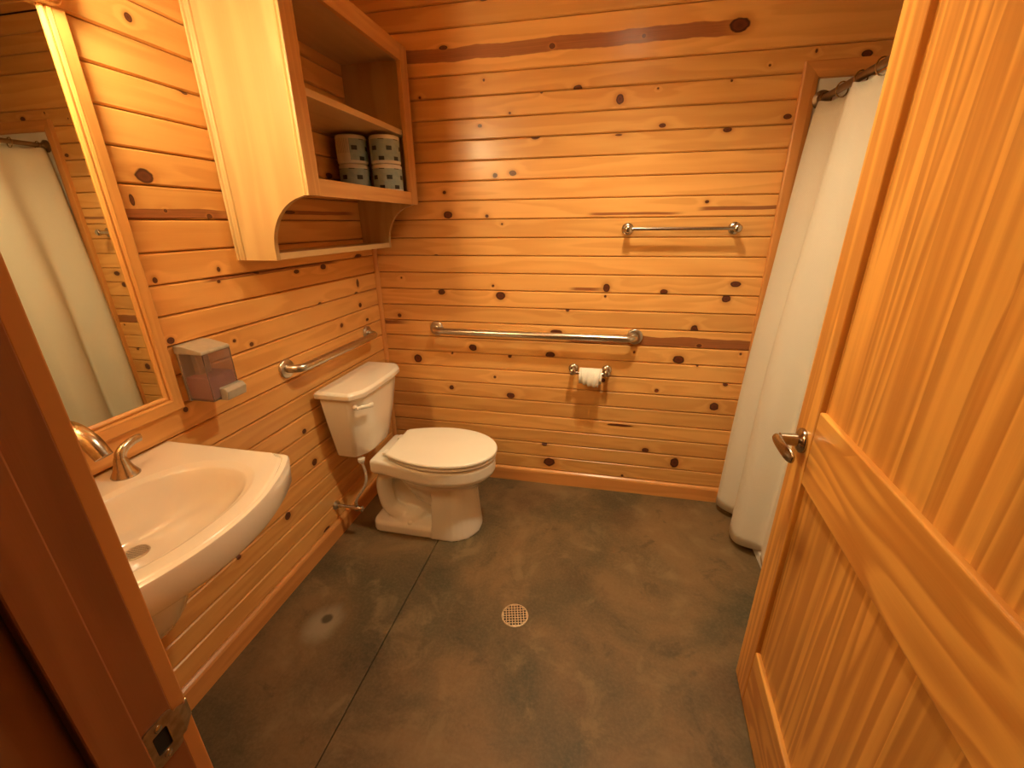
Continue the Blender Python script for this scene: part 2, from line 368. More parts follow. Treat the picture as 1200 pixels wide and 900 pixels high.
# wall with the doorway
wall_front = struct(MB().box(-0.02, XJ0-0.020, YF-0.115, YF-0.017, 0, ZC).box(XJ1+0.020, XR+0.02, YF-0.115, YF-0.017, 0, ZC).box(XJ0-0.02, XJ1+0.02, YF-0.115, YF-0.017, 2.08, ZC).build('wall_front', M_backing), 'pine board wall around the doorway', 'wall')
for k in range(-3, 26):
    zc = Z0-(k+0.5)*PITCH
    if zc+PITCH/2 > ZC+0.001: continue
    if zc-PITCH/2 > 2.07:
        board(wall_front, XR, PITCH, (XR, YF-0.016, zc), math.pi, mat=M_board_plain)
    else:
        board(wall_front, XR-XJ1-0.02, PITCH, (XR, YF-0.016, zc), math.pi, mat=M_board_plain)
        board(wall_front, XJ0-0.02, PITCH, (XJ0-0.02, YF-0.016, zc), math.pi, mat=M_board_plain)
ceiling = struct(MB().box(-0.12, XR+0.12, YF-0.115, 0.12, ZC+0.017, ZC+0.08).build('ceiling', M_backing), 'pine board ceiling with a flush lamp', 'ceiling')
n = 22; cw = -YF/n
for i in range(n):
    key = ('ceil',)
    if key not in MESHES: MESHES[key] = board_mesh('board', XR, cw, M_board_plain)
    o = bpy.data.objects.new('board', MESHES[key]); COL.objects.link(o); o.parent = ceiling
    o.location = (0, YF+(i+0.5)*cw, ZC+0.016); o.rotation_euler = (math.pi/2, 0, 0)

# ---- baseboards, corner strip, shower casing
BBH = 0.086
secb = [(0, 0), (0.016, 0), (0.016, BBH-0.014), (0.012, BBH-0.006), (0.004, BBH), (0, BBH)]
bb = MB().prism(secb, lambda p, x: (x, -p[0], p[1]), 0.016, 1.905).build('baseboard_back', M_trim_x); struct(bb, 'low pine baseboard along the towel bar wall', 'baseboard')
bb = MB().prism(secb, lambda p, y: (p[0], y, p[1]), YF, 0.0).build('baseboard_left', M_trim_y); struct(bb, 'low pine baseboard along the sink wall', 'baseboard')
QR = [(0, 0), (0.019, 0), (0.018, -0.008), (0.014, -0.014), (0.008, -0.018), (0, -0.019)]
tr = struct_empty('trim_1', (0, 0, BBH), 'thin quarter round strip in the corner behind the toilet', 'trim')
MB().prism(QR, lambda p, z: (p[0], p[1], z), 0.715, ZC).build('strip', M_trim_z, tr, smooth=40)
MB().loft([[(p[0], p[1]-0.012, BBH) for p in QR], [(p[0], p[1]-0.009, 0.45) for p in QR], [(p[0], p[1]-0.004, 0.714) for p in QR]]).build('strip', M_trim_z, tr, smooth=40)
tr2 = struct_empty('trim_2', (1.905, 0, 0), 'pine casing around the white shower end wall', 'trim')
CX0, CX1, CZ0, CZ1 = 1.905, 1.964, 1.950, 2.008
MB().loft([[(CX0, -.0, 0), (CX0, -.019, 0), (CX0+.004, -.022, 0), (CX1-.022, -.022, 0), (CX1-.004, -.016, 0), (CX1, -.008, 0), (CX1, 0, 0)],
           [(CX0, -.0, CZ1), (CX0, -.019, CZ1), (CX0+.004, -.022, CZ1-.004), (CX1-.022, -.022, CZ0+.022), (CX1-.004, -.016, CZ0+.004), (CX1, -.008, CZ0), (CX1, 0, CZ0)]]).build('upright_casing', M_trim_z, tr2)
MB().loft([[(CX0, -.0, CZ1), (CX0, -.019, CZ1), (CX0+.004, -.022, CZ1-.004), (CX1-.022, -.022, CZ0+.022), (CX1-.004, -.016, CZ0+.004), (CX1, -.008, CZ0), (CX1, 0, CZ0)],
           [(XR, -.0, CZ1), (XR, -.019, CZ1), (XR, -.022, CZ1-.004), (XR, -.022, CZ0+.022), (XR, -.016, CZ0+.004), (XR, -.008, CZ0), (XR, 0, CZ0)]]).build('head_casing', M_trim_x, tr2)

# ---- door frame with strike plate
fr = struct_empty('trim_3', (XJ0, YF-0.05, 0), 'reddish pine door frame with a metal strike plate', 'door frame')
JY0, JY1 = YF-0.120, YF           # jamb depth
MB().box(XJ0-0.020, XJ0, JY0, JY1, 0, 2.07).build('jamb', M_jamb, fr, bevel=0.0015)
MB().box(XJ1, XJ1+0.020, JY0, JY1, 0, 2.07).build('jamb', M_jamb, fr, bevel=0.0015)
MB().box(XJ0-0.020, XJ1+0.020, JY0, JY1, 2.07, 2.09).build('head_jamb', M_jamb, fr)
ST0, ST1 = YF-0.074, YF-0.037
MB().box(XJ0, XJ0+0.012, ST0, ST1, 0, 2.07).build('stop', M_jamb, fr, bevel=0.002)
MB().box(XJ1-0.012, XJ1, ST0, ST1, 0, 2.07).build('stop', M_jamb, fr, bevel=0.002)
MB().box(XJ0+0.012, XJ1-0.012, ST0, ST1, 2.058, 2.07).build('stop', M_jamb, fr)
MB().box(XJ0-0.062, XJ0-0.004, YF, YF+0.018, 0, 2.13, 0.002).build('casing', M_trim_z, fr)
MB().box(XJ1+0.004, XJ1+0.062, YF, YF+0.018, 0, 2.13, 0.002).build('casing', M_trim_z, fr)
MB().box(XJ0-0.004, XJ1+0.004, YF, YF+0.018, 2.074, 2.13, 0.002).build('head_casing', M_trim_x, fr)
MB().box(XJ0-0.075, XJ0-0.004, JY0-0.018, JY0, 0, 2.14, 0.002).build('casing', M_trim_z, fr)
MB().box(XJ1+0.004, XJ1+0.075, JY0-0.018, JY0, 0, 2.14, 0.002).build('casing', M_trim_z, fr)
# strike plate: rounded plate with a latch hole and a lip bent round the edge
SZ = 0.912; SY = YF-0.018
yz = []
for (cy, cz, a0) in ((SY+0.010, SZ+0.022, 0), (SY-0.010, SZ+0.022, 90), (SY-0.010, SZ-0.022, 180), (SY+0.010, SZ-0.022, 270)):
    yz += [(cy+0.007*math.cos(math.radians(a0+k*30)), cz+0.007*math.sin(math.radians(a0+k*30))) for k in range(4)]
sp = MB()
hole = []
for (cy, cz, a0) in ((SY+0.005, SZ+0.012, 0), (SY-0.007, SZ+0.012, 90), (SY-0.007, SZ-0.012, 180), (SY+0.005, SZ-0.012, 270)):
    hole += [(cy+0.002*math.cos(math.radians(a0+k*30)), cz+0.002*math.sin(math.radians(a0+k*30))) for k in range(4)]
sp.loft([[(XJ0+0.0002, y, z) for y, z in hole], [(XJ0+0.0022, y, z) for y, z in hole], [(XJ0+0.0022, y, z) for y, z in yz], [(XJ0+0.0002, y, z) for y, z in yz]], False, False)
lip = [(SY+0.017, 0.0022), (YF+0.004, 0.0020), (YF+0.012, 0.0), (YF+0.018, -0.004)]
rl = []
for (y, dx) in lip:
    w = 0.020 if y < YF+0.008 else 0.013
    rl.append([(XJ0+dx, y, SZ-w), (XJ0+dx, y, SZ+w), (XJ0+dx-0.002, y, SZ+w), (XJ0+dx-0.002, y, SZ-w)])
sp.loft(rl)
plate = sp.build('strike_plate', M_nickel_dark, fr); plate['label'] = 'dull metal strike plate with latch hole'
MB().prism(hole, lambda p, x: (x, p[0], p[1]), XJ0+0.0002, XJ0+0.0008).build('latch_hole_shade', M_hole_shade, plate)  # dark plug painted as the shade in the latch opening
for dz in (-0.020, 0.020):
    MB().lathe([(0, 0.0042), (0.0008, 0.004), (0.0014, 0.002)], (XJ0+0.0022, SY-0.001, SZ+dz), (1, 0, 0), 12).build('screw', M_nickel, plate, smooth=40)

# ---- door, swung open into the room, local x from free edge to hinge, local y towards the viewer side face
DW = 0.905; DH = 2.03; DT = 0.035
door = struct_empty('door_1', (1.733, -1.012, 0.012), 'open two panel knotty pine door with lever handle', 'door')
dirv = Vector((-0.073, -0.9973, 0)); door.rotation_euler = (0, 0, math.atan2(dirv.y, dirv.x))
# local x runs along the door towards the hinges, local -y is the visible face (towards -x in the room)
def dpart(mb, name, mat, **kw):
    sv = door.location.copy(); door.location = (0, 0, 0); o = mb.build(name, mat, door, **kw); door.location = sv; return o
SWD = 0.108
RAILS = [(0.0, 0.225), (0.815, 1.010), (1.905, DH)]
def dbox(x0, x1, z0, z1, y0=0.0, y1=DT): return MB().box(x0, x1, y0, y1, z0, z1)
dpart(dbox(0, SWD, 0, DH), 'stile', M_door_z, bevel=0.003)
dpart(dbox(DW-SWD, DW, 0, DH), 'stile', M_door_z, bevel=0.003)
for z0, z1 in RAILS: dpart(dbox(SWD, DW-SWD, z0, z1), 'rail', M_door_x, bevel=0.0045, seg=3)
for z0, z1 in ((0.225, 0.815), (1.010, 1.905)):
    n = 7; w = (DW-2*SWD)/n
    for i in range(n):     # vertical staves of the recessed panel
        dpart(dbox(SWD+i*w, SWD+(i+1)*w, z0-0.006, z1+0.006, 0.0125, DT-0.0125), 'panel_stave', M_door_z)
# lever handle on both faces (local -y is the face we see)  -> face normal sign
# door local y axis = rotate x dir by +90deg
def lever(side):
    y0 = DT if side > 0 else 0.0; s = 1 if side > 0 else -1
    cx, cz = 0.060, 0.921-0.012
    mb = MB().lathe([(0, 0.0315), (0.004, 0.0325), (0.008, 0.031), (0.012, 0.026), (0.016, 0.0165), (0.050, 0.0140), (0.053, 0.0145)], (cx, y0, cz), (0, s, 0), 32)
    h = dpart(mb, 'door_handle', M_bronze, smooth=40)
    yl = y0+s*0.058
    path = [(cx-0.012, yl, cz), (cx+0.005, yl, cz), (cx+0.03, yl+s*0.003, cz+0.001), (cx+0.06, yl+s*0.001, cz-0.001), (cx+0.085, yl-s*0.004, cz-0.004), (cx+0.105, yl-s*0.010, cz-0.005)]
    rr = [(0.010, 0.010), (0.0150, 0.0130), (0.0155, 0.0100), (0.0175, 0.0078), (0.019, 0.0065), (0.011, 0.005)]
    mb2 = MB().tube(path, rr, 16)
    sv = door.location.copy(); door.location = (0, 0, 0); o = mb2.build('lever', M_bronze, h, smooth=50, subsurf=1); door.location = sv
for s in (-1, 1): lever(s)
dpart(MB().box(-0.0015, 0.001, DT/2-0.013, DT/2+0.013, 0.88, 0.94), 'latch_plate', M_nickel_dark)
for z in (0.25, 1.02, 1.80): dpart(MB().lathe([(0, 0.006), (0.09, 0.006)], (DW+0.004, -0.006 if False else DT+0.004, z-0.045), (0, 0, 1), 12), 'hinge', M_nickel_dark, smooth=40)

# ------------------------------------------------------------------ lamps
def emit(name, strength, color):
    m = bpy.data.materials.new(name); m.use_nodes = True; t = m.node_tree; t.nodes.clear()
    e = t.nodes.new('ShaderNodeEmission'); e.inputs[0].default_value = color; e.inputs[1].default_value = strength
    o = t.nodes.new('ShaderNodeOutputMaterial'); t.links.new(e.outputs[0], o.inputs[0]); return m
M_bulb = emit('lit_bulb', VANITY_STRENGTH, VANITY_COLOR); M_diffuser = emit('lit_diffuser', CEILING_STRENGTH, CEILING_COLOR)
VY = -1.58
van = thing('vanity_light', (0.0, VY, 2.055), 'two bulb vanity light on a wooden backplate above the mirror', 'lamp')
def rrect(cx, cy, hx, hy, r, n=6):
    out = []
    for sx, sy, a0 in ((1, 1, 0), (-1, 1, 90), (-1, -1, 180), (1, -1, 270)):
        out += [(cx+sx*(hx-r)+r*math.cos(math.radians(a0+90*k/n)), cy+sy*(hy-r)+r*math.sin(math.radians(a0+90*k/n))) for k in range(n+1)]
    return out
rings = []
for x, ins in ((0.0005, 0.0), (0.022, 0.0), (0.026, 0.004), (0.026, 0.009), (0.036, 0.010), (0.042, 0.016)):
    rings.append([(x, y, z) for y, z in rrect(VY, 2.055, 0.30-ins, 0.060-ins, 0.035-ins*0.6)])
MB().loft(rings).build('backplate', M_frame_y, van, smooth=35)
for dy in (-0.12, 0.12):
    MB().lathe([(0, 0.030), (0.012, 0.028), (0.016, 0.014), (0.060, 0.012)], (0.042, VY+dy, 2.065), (1, 0, 0), 20).build('arm', M_nickel, van, smooth=40)
    MB().lathe([(0.030, 0.010), (0.026, 0.022), (0.006, 0.056), (-0.046, 0.074), (-0.046, 0.072), (0.0, 0.052), (0.001, 0.002)], (0.15, VY+dy, 2.056), (0, 0, 1), 28, True, False).build('light_skirt', M_nickel, van, smooth=50)  # skirt shape added to cut light going up to the ceiling
    MB().lathe([(-0.068, 0.001), (-0.068, 0.036), (-0.064, 0.041), (0.058, 0.041), (0.062, 0.036), (0.062, 0.001)], (0.15, VY+dy, 1.988), (0, 0, 1), 28).build('glass_shade', M_bulb, van, smooth=60)  # tall cylinder shape invented to throw light sideways more than down
    MB().lathe([(-0.0685, 0.001), (-0.0685, 0.040), (-0.072, 0.046), (-0.078, 0.047), (-0.082, 0.042), (-0.084, 0.001)], (0.15, VY+dy, 1.988), (0, 0, 1), 28).build('light_block_cap', M_nickel, van, smooth=40)  # invented cap, added to block light falling straight onto the sink
CLX, CLY = 1.28, -0.75
cl = thing('ceiling_light', (CLX, CLY, ZC), 'round can lamp on the ceiling over the bathroom floor', 'lamp')
CZ = ZC-0.130
MB().lathe([(0.002, 0.090), (0.0, 0.086), (0.0, 0.078), (0.084, 0.070), (0.086, 0.072)], (CLX, CLY, CZ), (0, 0, 1), 40, False, False).build('housing', M_baffle, cl, smooth=40)
MB().lathe([(0.086, 0.071), (0.085, 0.050), (0.083, 0.048), (0.081, 0.030), (0.080, 0.001)], (CLX, CLY, CZ), (0, 0, 1), 40, False, True).build('diffuser', M_diffuser, cl, smooth=80)
MB().lathe([(0.001, 0.0905), (0.1295, 0.0905), (0.1295, 0.060)], (CLX, CLY, CZ), (0, 0, 1), 40, False, True).build('can', M_nickel, cl, smooth=40)
# ------------------------------------------------------------------ wall cabinet
cab = thing('wall_cabinet', (0.0, -0.485, 1.333), 'open pine wall cabinet with curved lower brackets above the toilet', 'cabinet')
Y0, Y1, XF, ZB, ZT = -0.890, -0.080, 0.288, 1.528, 2.150
def side_poly():
    cen = (0.309, 1.365); R = 0.163
    pts = [(0.001, 1.333), (0.146, 1.333)]
    pts += [(cen[0]+R*math.cos(math.radians(a)), cen[1]+R*math.sin(math.radians(a))) for a in range(180, 96, -7)]
    pts += [(XF, ZB), (XF, ZT), (0.001, ZT)]
    return pts
MB().prism(side_poly(), lambda p, y: (p[0], y, p[1]), Y0, Y0+0.018).build('side_panel', M_cab_z, cab)
MB().prism(side_poly(), lambda p, y: (p[0], y, p[1]), Y1-0.018, Y1).build('side_panel', M_cab_z, cab)
MB().box(0.001, XF, Y0+0.018, Y1-0.018, ZB+0.028, ZB+0.046).build('bottom_board', M_cab_yx, cab)
MB().box(0.001, XF, Y0+0.018, Y1-0.018, ZT-0.045, ZT-0.027).build('top_board', M_cab_yx, cab)
MB().box(0.001, XF-0.004, Y0+0.018, Y1-0.018, 1.812, 1.834).build('shelf', M_cab_yx, cab, bevel=0.001)
MB().box(0.001, 0.146, Y0+0.018, Y1-0.018, 1.334, 1.355).build('lower_shelf', M_cab_yx, cab, bevel=0.001)
MB().box(XF, XF+0.019, Y0, Y0+0.060, ZB, ZT).build('stile', M_cab_zy, cab, bevel=0.001)
MB().box(XF, XF+0.019, Y1-0.066, Y1+0.004, ZB, ZT).build('stile', M_cab_zy, cab, bevel=0.001)
MB().box(XF, XF+0.0185, Y0+0.060, Y1-0.066, ZB, ZB+0.052).build('rail', M_cab_y, cab, bevel=0.001)
MB().box(XF, XF+0.0185, Y0+0.060, Y1-0.066, ZT-0.062, ZT).build('rail', M_cab_y, cab, bevel=0.001)
# mouldings on the outer side
MB().prism([(0.001, 0), (0.001, -0.010), (0.004, -0.014), (0.010, -0.014), (0.013, -0.009), (0.018, -0.009), (0.022, -0.006), (0.026, -0.005), (0.028, 0)], lambda p, z: (p[0], Y0+p[1], z), 1.334, ZT).build('moulding', M_cab_z, cab)
MB().prism([(0, 0), (0, -0.004), (0.006, -0.005), (0.010, -0.002), (0.014, -0.0045), (0.0185, -0.003), (0.0185, 0)], lambda p, z: (XF+p[0], Y0+p[1], z), ZB, ZT).build('moulding', M_cab_z, cab)

# wrapped rolls on the cabinet floor
mw, t, b = new_mat('printed_roll_wrapper')
X, Y, Z = t.sep(t.new('ShaderNodeTexCoord').outputs['Object'])
ang = t.math('ARCTAN2', Y, X)
RH = 0.112
band = t.math('MULTIPLY', t.smooth(Z, 0.012, 0.014), t.smooth(Z, RH-0.018, RH-0.016, 1.0, 0.0))
u = t.math('MULTIPLY', ang, 0.955); vv = t.math('MULTIPLY', Z, 25.0)
row = t.math('FLOOR', vv)
u2 = t.math('ADD', u, t.math('MULTIPLY', row, 0.47))
fu = t.math('FRACT', u2); fv = t.math('FRACT', vv)
sq = t.math('MULTIPLY', t.math('MULTIPLY', t.math('GREATER_THAN', fu, 0.30), t.math('LESS_THAN', fu, 0.66)), t.math('MULTIPLY', t.math('GREATER_THAN', fv, 0.30), t.math('LESS_THAN', fv, 0.72)))
plain = t.math('GREATER_THAN', t.math('SINE', t.math('ADD', ang, 0.4)), 0.80)
nn = t.noise(t.comb(X, Y, Z), 60.0, 3)
bandc = t.mix(nn, (0.20, 0.30, 0.33), (0.42, 0.50, 0.47))
bandc = t.mix(sq, bandc, (0.015, 0.018, 0.022))
colr = t.mix(t.math('MULTIPLY', band, t.math('SUBTRACT', 1.0, plain)), (0.74, 0.70, 0.62), bandc)
# narrow printed code bars on the plain strip
bars = t.math('MULTIPLY', t.math('MULTIPLY', plain, band), t.math('MULTIPLY', t.math('GREATER_THAN', t.math('SINE', t.math('MULTIPLY', ang, 60.0)), 0.75), t.math('GREATER_THAN', Z, 0.04)))
colr = t.mix(t.math('MULTIPLY', bars, 0.7), colr, (0.05, 0.05, 0.06))
t.put(b.inputs['Base Color'], colr); b.inputs['Roughness'].default_value = 0.55
t.put(b.inputs['Normal'], t.bump(nn, 0.25, 0.002))
M_wrap = mw
def roll_mesh():
    R = 0.064
    prof = [(0.004, 0.020), (0.0, 0.024), (0.0, R-0.008), (0.003, R-0.002), (0.008, R), (RH-0.008, R), (RH-0.003, R-0.002), (RH, R-0.008), (RH, 0.024), (RH-0.004, 0.020)]
    mb = MB().lathe(prof, (0, 0, 0), (0, 0, 1), 36)
    return mb
rz0 = ZB+0.046
spots = [(0.232, -0.213, 0, 1.1, 'wrapped tissue roll at the bottom of the stack beside the cabinet stile'), (0.232, -0.215, 1, 2.3, 'wrapped tissue roll on top of the stack beside the cabinet stile'),
         (0.098, -0.256, 0, 0.3, 'wrapped tissue roll at the bottom of the stack further inside the cabinet'), (0.098, -0.259, 1, 3.3, 'wrapped tissue roll on top of the stack further inside the cabinet')]
proto = None
for (x, y, lv, rz, lab) in spots:
    if proto is None:
        o = roll_mesh().build('tissue_roll', M_wrap, smooth=40); proto = o
    else:
        o = proto.copy(); COL.objects.link(o)
    o.location = (x, y, rz0+lv*(RH+0.0005)); o.rotation_euler = (0, 0, rz)
    tag(o, lab, 'tissue roll', 'wrapped tissue rolls in the cabinet')

# ------------------------------------------------------------------ mirror
mir = thing('mirror', (0.0, VY, 0.95), 'tall wall mirror in a moulded pine frame above the sink', 'mirror')
m, t, b = new_mat('mirror_glass')
b.inputs['Base Color'].default_value = (0.74, 0.71, 0.56, 1); b.inputs['Metallic'].default_value = 1.0; b.inputs['Roughness'].default_value = 0.012
nz = t.noise(t.new('ShaderNodeTexCoord').outputs['Object'], 3.0, 2); t.put(b.inputs['Roughness'], t.smooth(nz, 0.0, 1.0, 0.008, 0.016))
MYI, MZ0, MZ1 = 0.303, 0.988, 1.888           # inner half width, inner z
MB().box(0.001, 0.010, VY-MYI-0.006, VY+MYI+0.006, MZ0-0.006, MZ1-0.001).build('glass', m, mir)
FW = 0.050
prof = [(0.0, 0.001), (0.0, 0.013), (0.005, 0.0165), (0.0085, 0.0165), (0.0095, 0.0125), (0.0115, 0.0125), (0.0125, 0.0185), (0.018, 0.0205), (0.021, 0.0195), (FW-0.003, 0.0175), (FW, 0.0145), (FW, 0.001)]
def fcorner(sy, sz):   # corner ring: offset o outward, height x
    return [(x, VY+sy*(MYI+o), (MZ1-0.002 if sz > 0 else MZ0-o)) for o, x in prof]
rings = []
for x, ins in ((0.0005, 0.0), (0.026, 0.0), (0.030, 0.003), (0.030, 0.007), (0.040, 0.008), (0.046, 0.014)):
    rings.append([(x, y, z) for y, z in rrect(VY, 1.933, 0.345-ins, 0.049-ins, 0.022-ins*0.5)])
MB().loft(rings).build('crown', M_frame_y, mir, smooth=35)
for (a, bb_, mat, nm) in (((1, -1), (1, 1), M_frame_z, 'frame_side'), ((-1, -1), (-1, 1), M_frame_z, 'frame_side'), ((-1, -1), (1, -1), M_frame_y, 'frame_bottom')):
    MB().loft([fcorner(*a), fcorner(*bb_)]).build(nm, mat, mir)

# ------------------------------------------------------------------ wall-hung sink
SX = VY
ZS = 0.859
sink = thing('wall_sink', (0.0, SX, 0.5), 'white porcelain wall hung sink with bowed front rim', 'sink')
def front(y): return 0.405+0.088*(1-abs((y-SX)/0.288)**2.0)
outl = []
HY = 0.288
outl += [(0.0015, SX-HY), (0.0015, SX-HY*0.66), (0.0015, SX-HY*0.33), (0.0015, SX), (0.0015, SX+HY*0.33), (0.0015, SX+HY*0.66), (0.0015, SX+HY)]
outl += [(0.07*k, SX+HY) for k in range(1, 6)]+[(0.392, SX+HY-0.0005), (0.404, SX+HY-0.004), (0.411, SX+HY-0.012)]
fy = [SX+HY*(0.92-1.84*k/22) for k in range(0, 23)]
outl += [(front(y), y) for y in fy]
outl += [(0.411, SX-HY+0.012), (0.404, SX-HY+0.004), (0.392, SX-HY+0.0005)]+[(0.07*k, SX-HY) for k in range(5, 0, -1)]
cx0 = 0.275
def oring(z, scale=1.0, inset=0.0):
    out = []
    for (x, y) in outl:
        dx, dy = x-cx0, y-SX; L = math.hypot(dx, dy)
        nx = min(x, 1e9)
        if inset:
            xx = x-inset if x > 0.38 else x
            yy = y-math.copysign(min(inset, 0.004), dy) if abs(dy) > HY-0.03 else y
            if 0.38 < x: yy = y-math.copysign(min(inset, abs(dy)*inset/0.25), dy)
            out.append((max(xx, 0.0015), yy, z))
        else: out.append((cx0+dx*scale if x > 0.01 else x, SX+dy*scale, z))
    return out
def bring(z, hx, hyy, cx, p=2.3):
    out = []
    for (x, y) in outl:
        a = math.atan2((y-SX)/HY, (x-0.245)/0.245)
        c_, s_ = math.cos(a), math.sin(a)
        out.append((cx+hx*math.copysign(abs(c_)**(2/p), c_), SX+hyy*math.copysign(abs(s_)**(2/p), s_), z))
    return out
rings = [bring(ZS-0.150, 0.04, 0.06, 0.20), bring(ZS-0.150, 0.10, 0.14, 0.20), bring(ZS-0.125, 0.15, 0.20, 0.235), oring(ZS-0.080, inset=0.022), oring(ZS-0.076, inset=0.008), oring(ZS-0.068, inset=0.003), oring(ZS-0.008), oring(ZS-0.002, inset=0.002), oring(ZS, inset=0.006),
         oring(ZS, inset=0.011), oring(ZS-0.0035, inset=0.0135), oring(ZS-0.0005, inset=0.0175), oring(ZS-0.0008, inset=0.022),
         bring(ZS-0.001, 0.170, 0.232, 0.272), bring(ZS-0.0022, 0.165, 0.226, 0.272), bring(ZS-0.007, 0.160, 0.219, 0.272), bring(ZS-0.008, 0.154, 0.213, 0.272), bring(ZS-0.014, 0.148, 0.205, 0.271), bring(ZS-0.030, 0.138, 0.192, 0.268),
         bring(ZS-0.060, 0.120, 0.168, 0.258, 2.2), bring(ZS-0.088, 0.098, 0.138, 0.245, 2.1), bring(ZS-0.107, 0.072, 0.100, 0.225, 2), bring(ZS-0.116, 0.045, 0.060, 0.208, 2), bring(ZS-0.119, 0.030, 0.030, 0.200, 2), bring(ZS-0.120, 0.004, 0.004, 0.200, 2)]
MB().loft(rings).build('basin', M_porcelain, sink, smooth=38)
# trap shroud below
sh = []
for z, r, w in ((ZS-0.148, 0.245, 0.160), (0.66, 0.242, 0.158), (0.57, 0.235, 0.152), (0.52, 0.220, 0.142), (0.485, 0.196, 0.126), (0.460, 0.160, 0.104), (0.445, 0.115, 0.076)):
    sh.append([(0.0015, SX+w, z)]+[(0.0015+r*math.sin(math.radians(a)), SX+w*math.cos(math.radians(a)), z) for a in range(10, 180, 10)]+[(0.0015, SX-w, z)])
MB().loft(sh).build('trap_shroud', M_porcelain, sink, smooth=50)
st = MB().lathe([(0, 0.026), (0.003, 0.026), (0.004, 0.0235), (0.002, 0.022)], (0.200, SX, ZS-0.1195), (0, 0, 1), 32, True, False)
strn = st.build('strainer', M_steel, sink, smooth=40)
gm = MB()
for i in range(-3, 4):
    L = math.sqrt(max(0.022**2-(i*0.006)**2, 0))
    gm.box(0.2+i*0.006-0.0013, 0.2+i*0.006+0.0013, SX-L, SX+L, ZS-0.1172, ZS-0.1160); gm.box(0.2-L, 0.2+L, SX+i*0.006-0.0013, SX+i*0.006+0.0013, ZS-0.1171, ZS-0.1159)
gm.build('grid', M_steel, strn)
MB().lathe([(0, 0.022), (0.0006, 0.022)], (0.2, SX, ZS-0.1188), (0, 0, 1), 24).build('drain_hole_shade', M_hole_shade, strn)  # flat dark disc painted as the shade below the strainer

# faucet on the sink deck
fau = thing('faucet', (0.06, SX, ZS-0.003), 'brushed nickel faucet with arched spout and curved lever handles on the sink', 'faucet')
zt = ZS-0.003
sp = spline([(0.055, SX, zt), (0.052, SX, zt+0.07), (0.056, SX, zt+0.135), (0.080, SX, zt+0.178), (0.118, SX, zt+0.196), (0.160, SX, zt+0.192), (0.196, SX, zt+0.170), (0.218, SX, zt+0.138)], 5)
nn_ = len(sp)
rad = [(0.0185-0.004*i/nn_, 0.0185+0.004*math.sin(math.pi*i/nn_)-0.002*i/nn_) for i in range(nn_)]
MB().lathe([(0, 0.026), (0.004, 0.026), (0.012, 0.020)], (0.055, SX, zt), (0, 0, 1), 28).tube(sp, rad, 20).build('spout', M_nickel, fau, smooth=50)
for dy in (0.118, -0.118):
    h = MB().lathe([(0, 0.0300), (0.004, 0.0305), (0.009, 0.0275), (0.020, 0.0215), (0.034, 0.0170), (0.046, 0.0142), (0.052, 0.012)], (0.066, SX+dy, zt), (0, 0, 1), 28)
    s_ = 1 if dy > 0 else -1
    lp = spline([(0.066, SX+dy, zt+0.040), (0.065, SX+dy+s_*0.004, zt+0.056), (0.064, SX+dy+s_*0.016, zt+0.068), (0.062, SX+dy+s_*0.034, zt+0.074), (0.060, SX+dy+s_*0.052, zt+0.076), (0.059, SX+dy+s_*0.064, zt+0.074)], 4)
    k_ = len(lp)
    hb = h.build('handle_base', M_nickel, fau, smooth=45)
    MB().tube(lp, [(0.0130-0.008*i/k_, 0.0130-0.003*i/k_) for i in range(k_)], 14).build('lever', M_nickel, hb, smooth=60)

# ------------------------------------------------------------------ soap dispenser
dis = thing('soap_dispenser', (0.0, -1.152, 0.93), 'square wall soap dispenser with smoky window and pink soap beside the mirror', 'dispenser')
DY0, DY1 = -1.203, -1.103
m, t, b = new_mat('smoky_clear_plastic')
b.inputs['Base Color'].default_value = (0.74, 0.63, 0.60, 1); b.inputs['Roughness'].default_value = 0.06; b.inputs['Transmission Weight'].default_value = 0.90; b.inputs['IOR'].default_value = 1.30
nz = t.noise(t.new('ShaderNodeTexCoord').outputs['Object'], 30.0, 2); t.put(b.inputs['Roughness'], t.smooth(nz, 0, 1, 0.04, 0.09))
M_smoke = m
m, t, b = new_mat('pink_soap')
nz = t.noise(t.new('ShaderNodeTexCoord').outputs['Object'], 20.0, 2); t.put(b.inputs['Base Color'], t.mix(nz, (0.60, 0.33, 0.38), (0.68, 0.38, 0.42))); b.inputs['Roughness'].default_value = 0.25
M_soap = m
MB().box(0.001, 0.012, DY0+0.003, DY1-0.003, 0.945, 1.112).build('back_plate', M_silver_plastic, dis, bevel=0.003)
capp = [(0.001, 1.118), (0.030, 1.118), (0.096, 1.104), (0.098, 1.098), (0.098, 1.094), (0.001, 1.094)]
MB().prism(capp, lambda p, y: (p[0], y, p[1]), DY0, DY1).build('lid', M_silver_plastic, dis, bevel=0.0025)
wm = MB()
for q in ((0.013, 0.096, DY0+0.001, DY0+0.0035), (0.013, 0.096, DY1-0.0035, DY1-0.001), (0.0940, 0.0965, DY0+0.0036, DY1-0.0036)): wm.box(*q, 0.950, 1.0935)
wm.box(0.013, 0.0938, DY0+0.0036, DY1-0.0036, 0.950, 0.953)
wm.build('window', M_smoke, dis)
MB().box(0.014, 0.0935, DY0+0.0042, DY1-0.0042, 0.955, 1.022).build('soap', M_soap, dis, bevel=0.003)
MB().box(0.022, 0.040, DY0+0.03, DY1-0.03, 1.021, 1.090).build('pump', M_silver_plastic, dis, bevel=0.003)
MB().prism([(0.070, 0.984), (0.112, 0.984), (0.122, 0.972), (0.116, 0.944), (0.070, 0.944)], lambda p, y: (p[0], y, p[1]), DY0+0.030, DY1+0.003).build('push_bar', M_silver_plastic, dis, bevel=0.003)

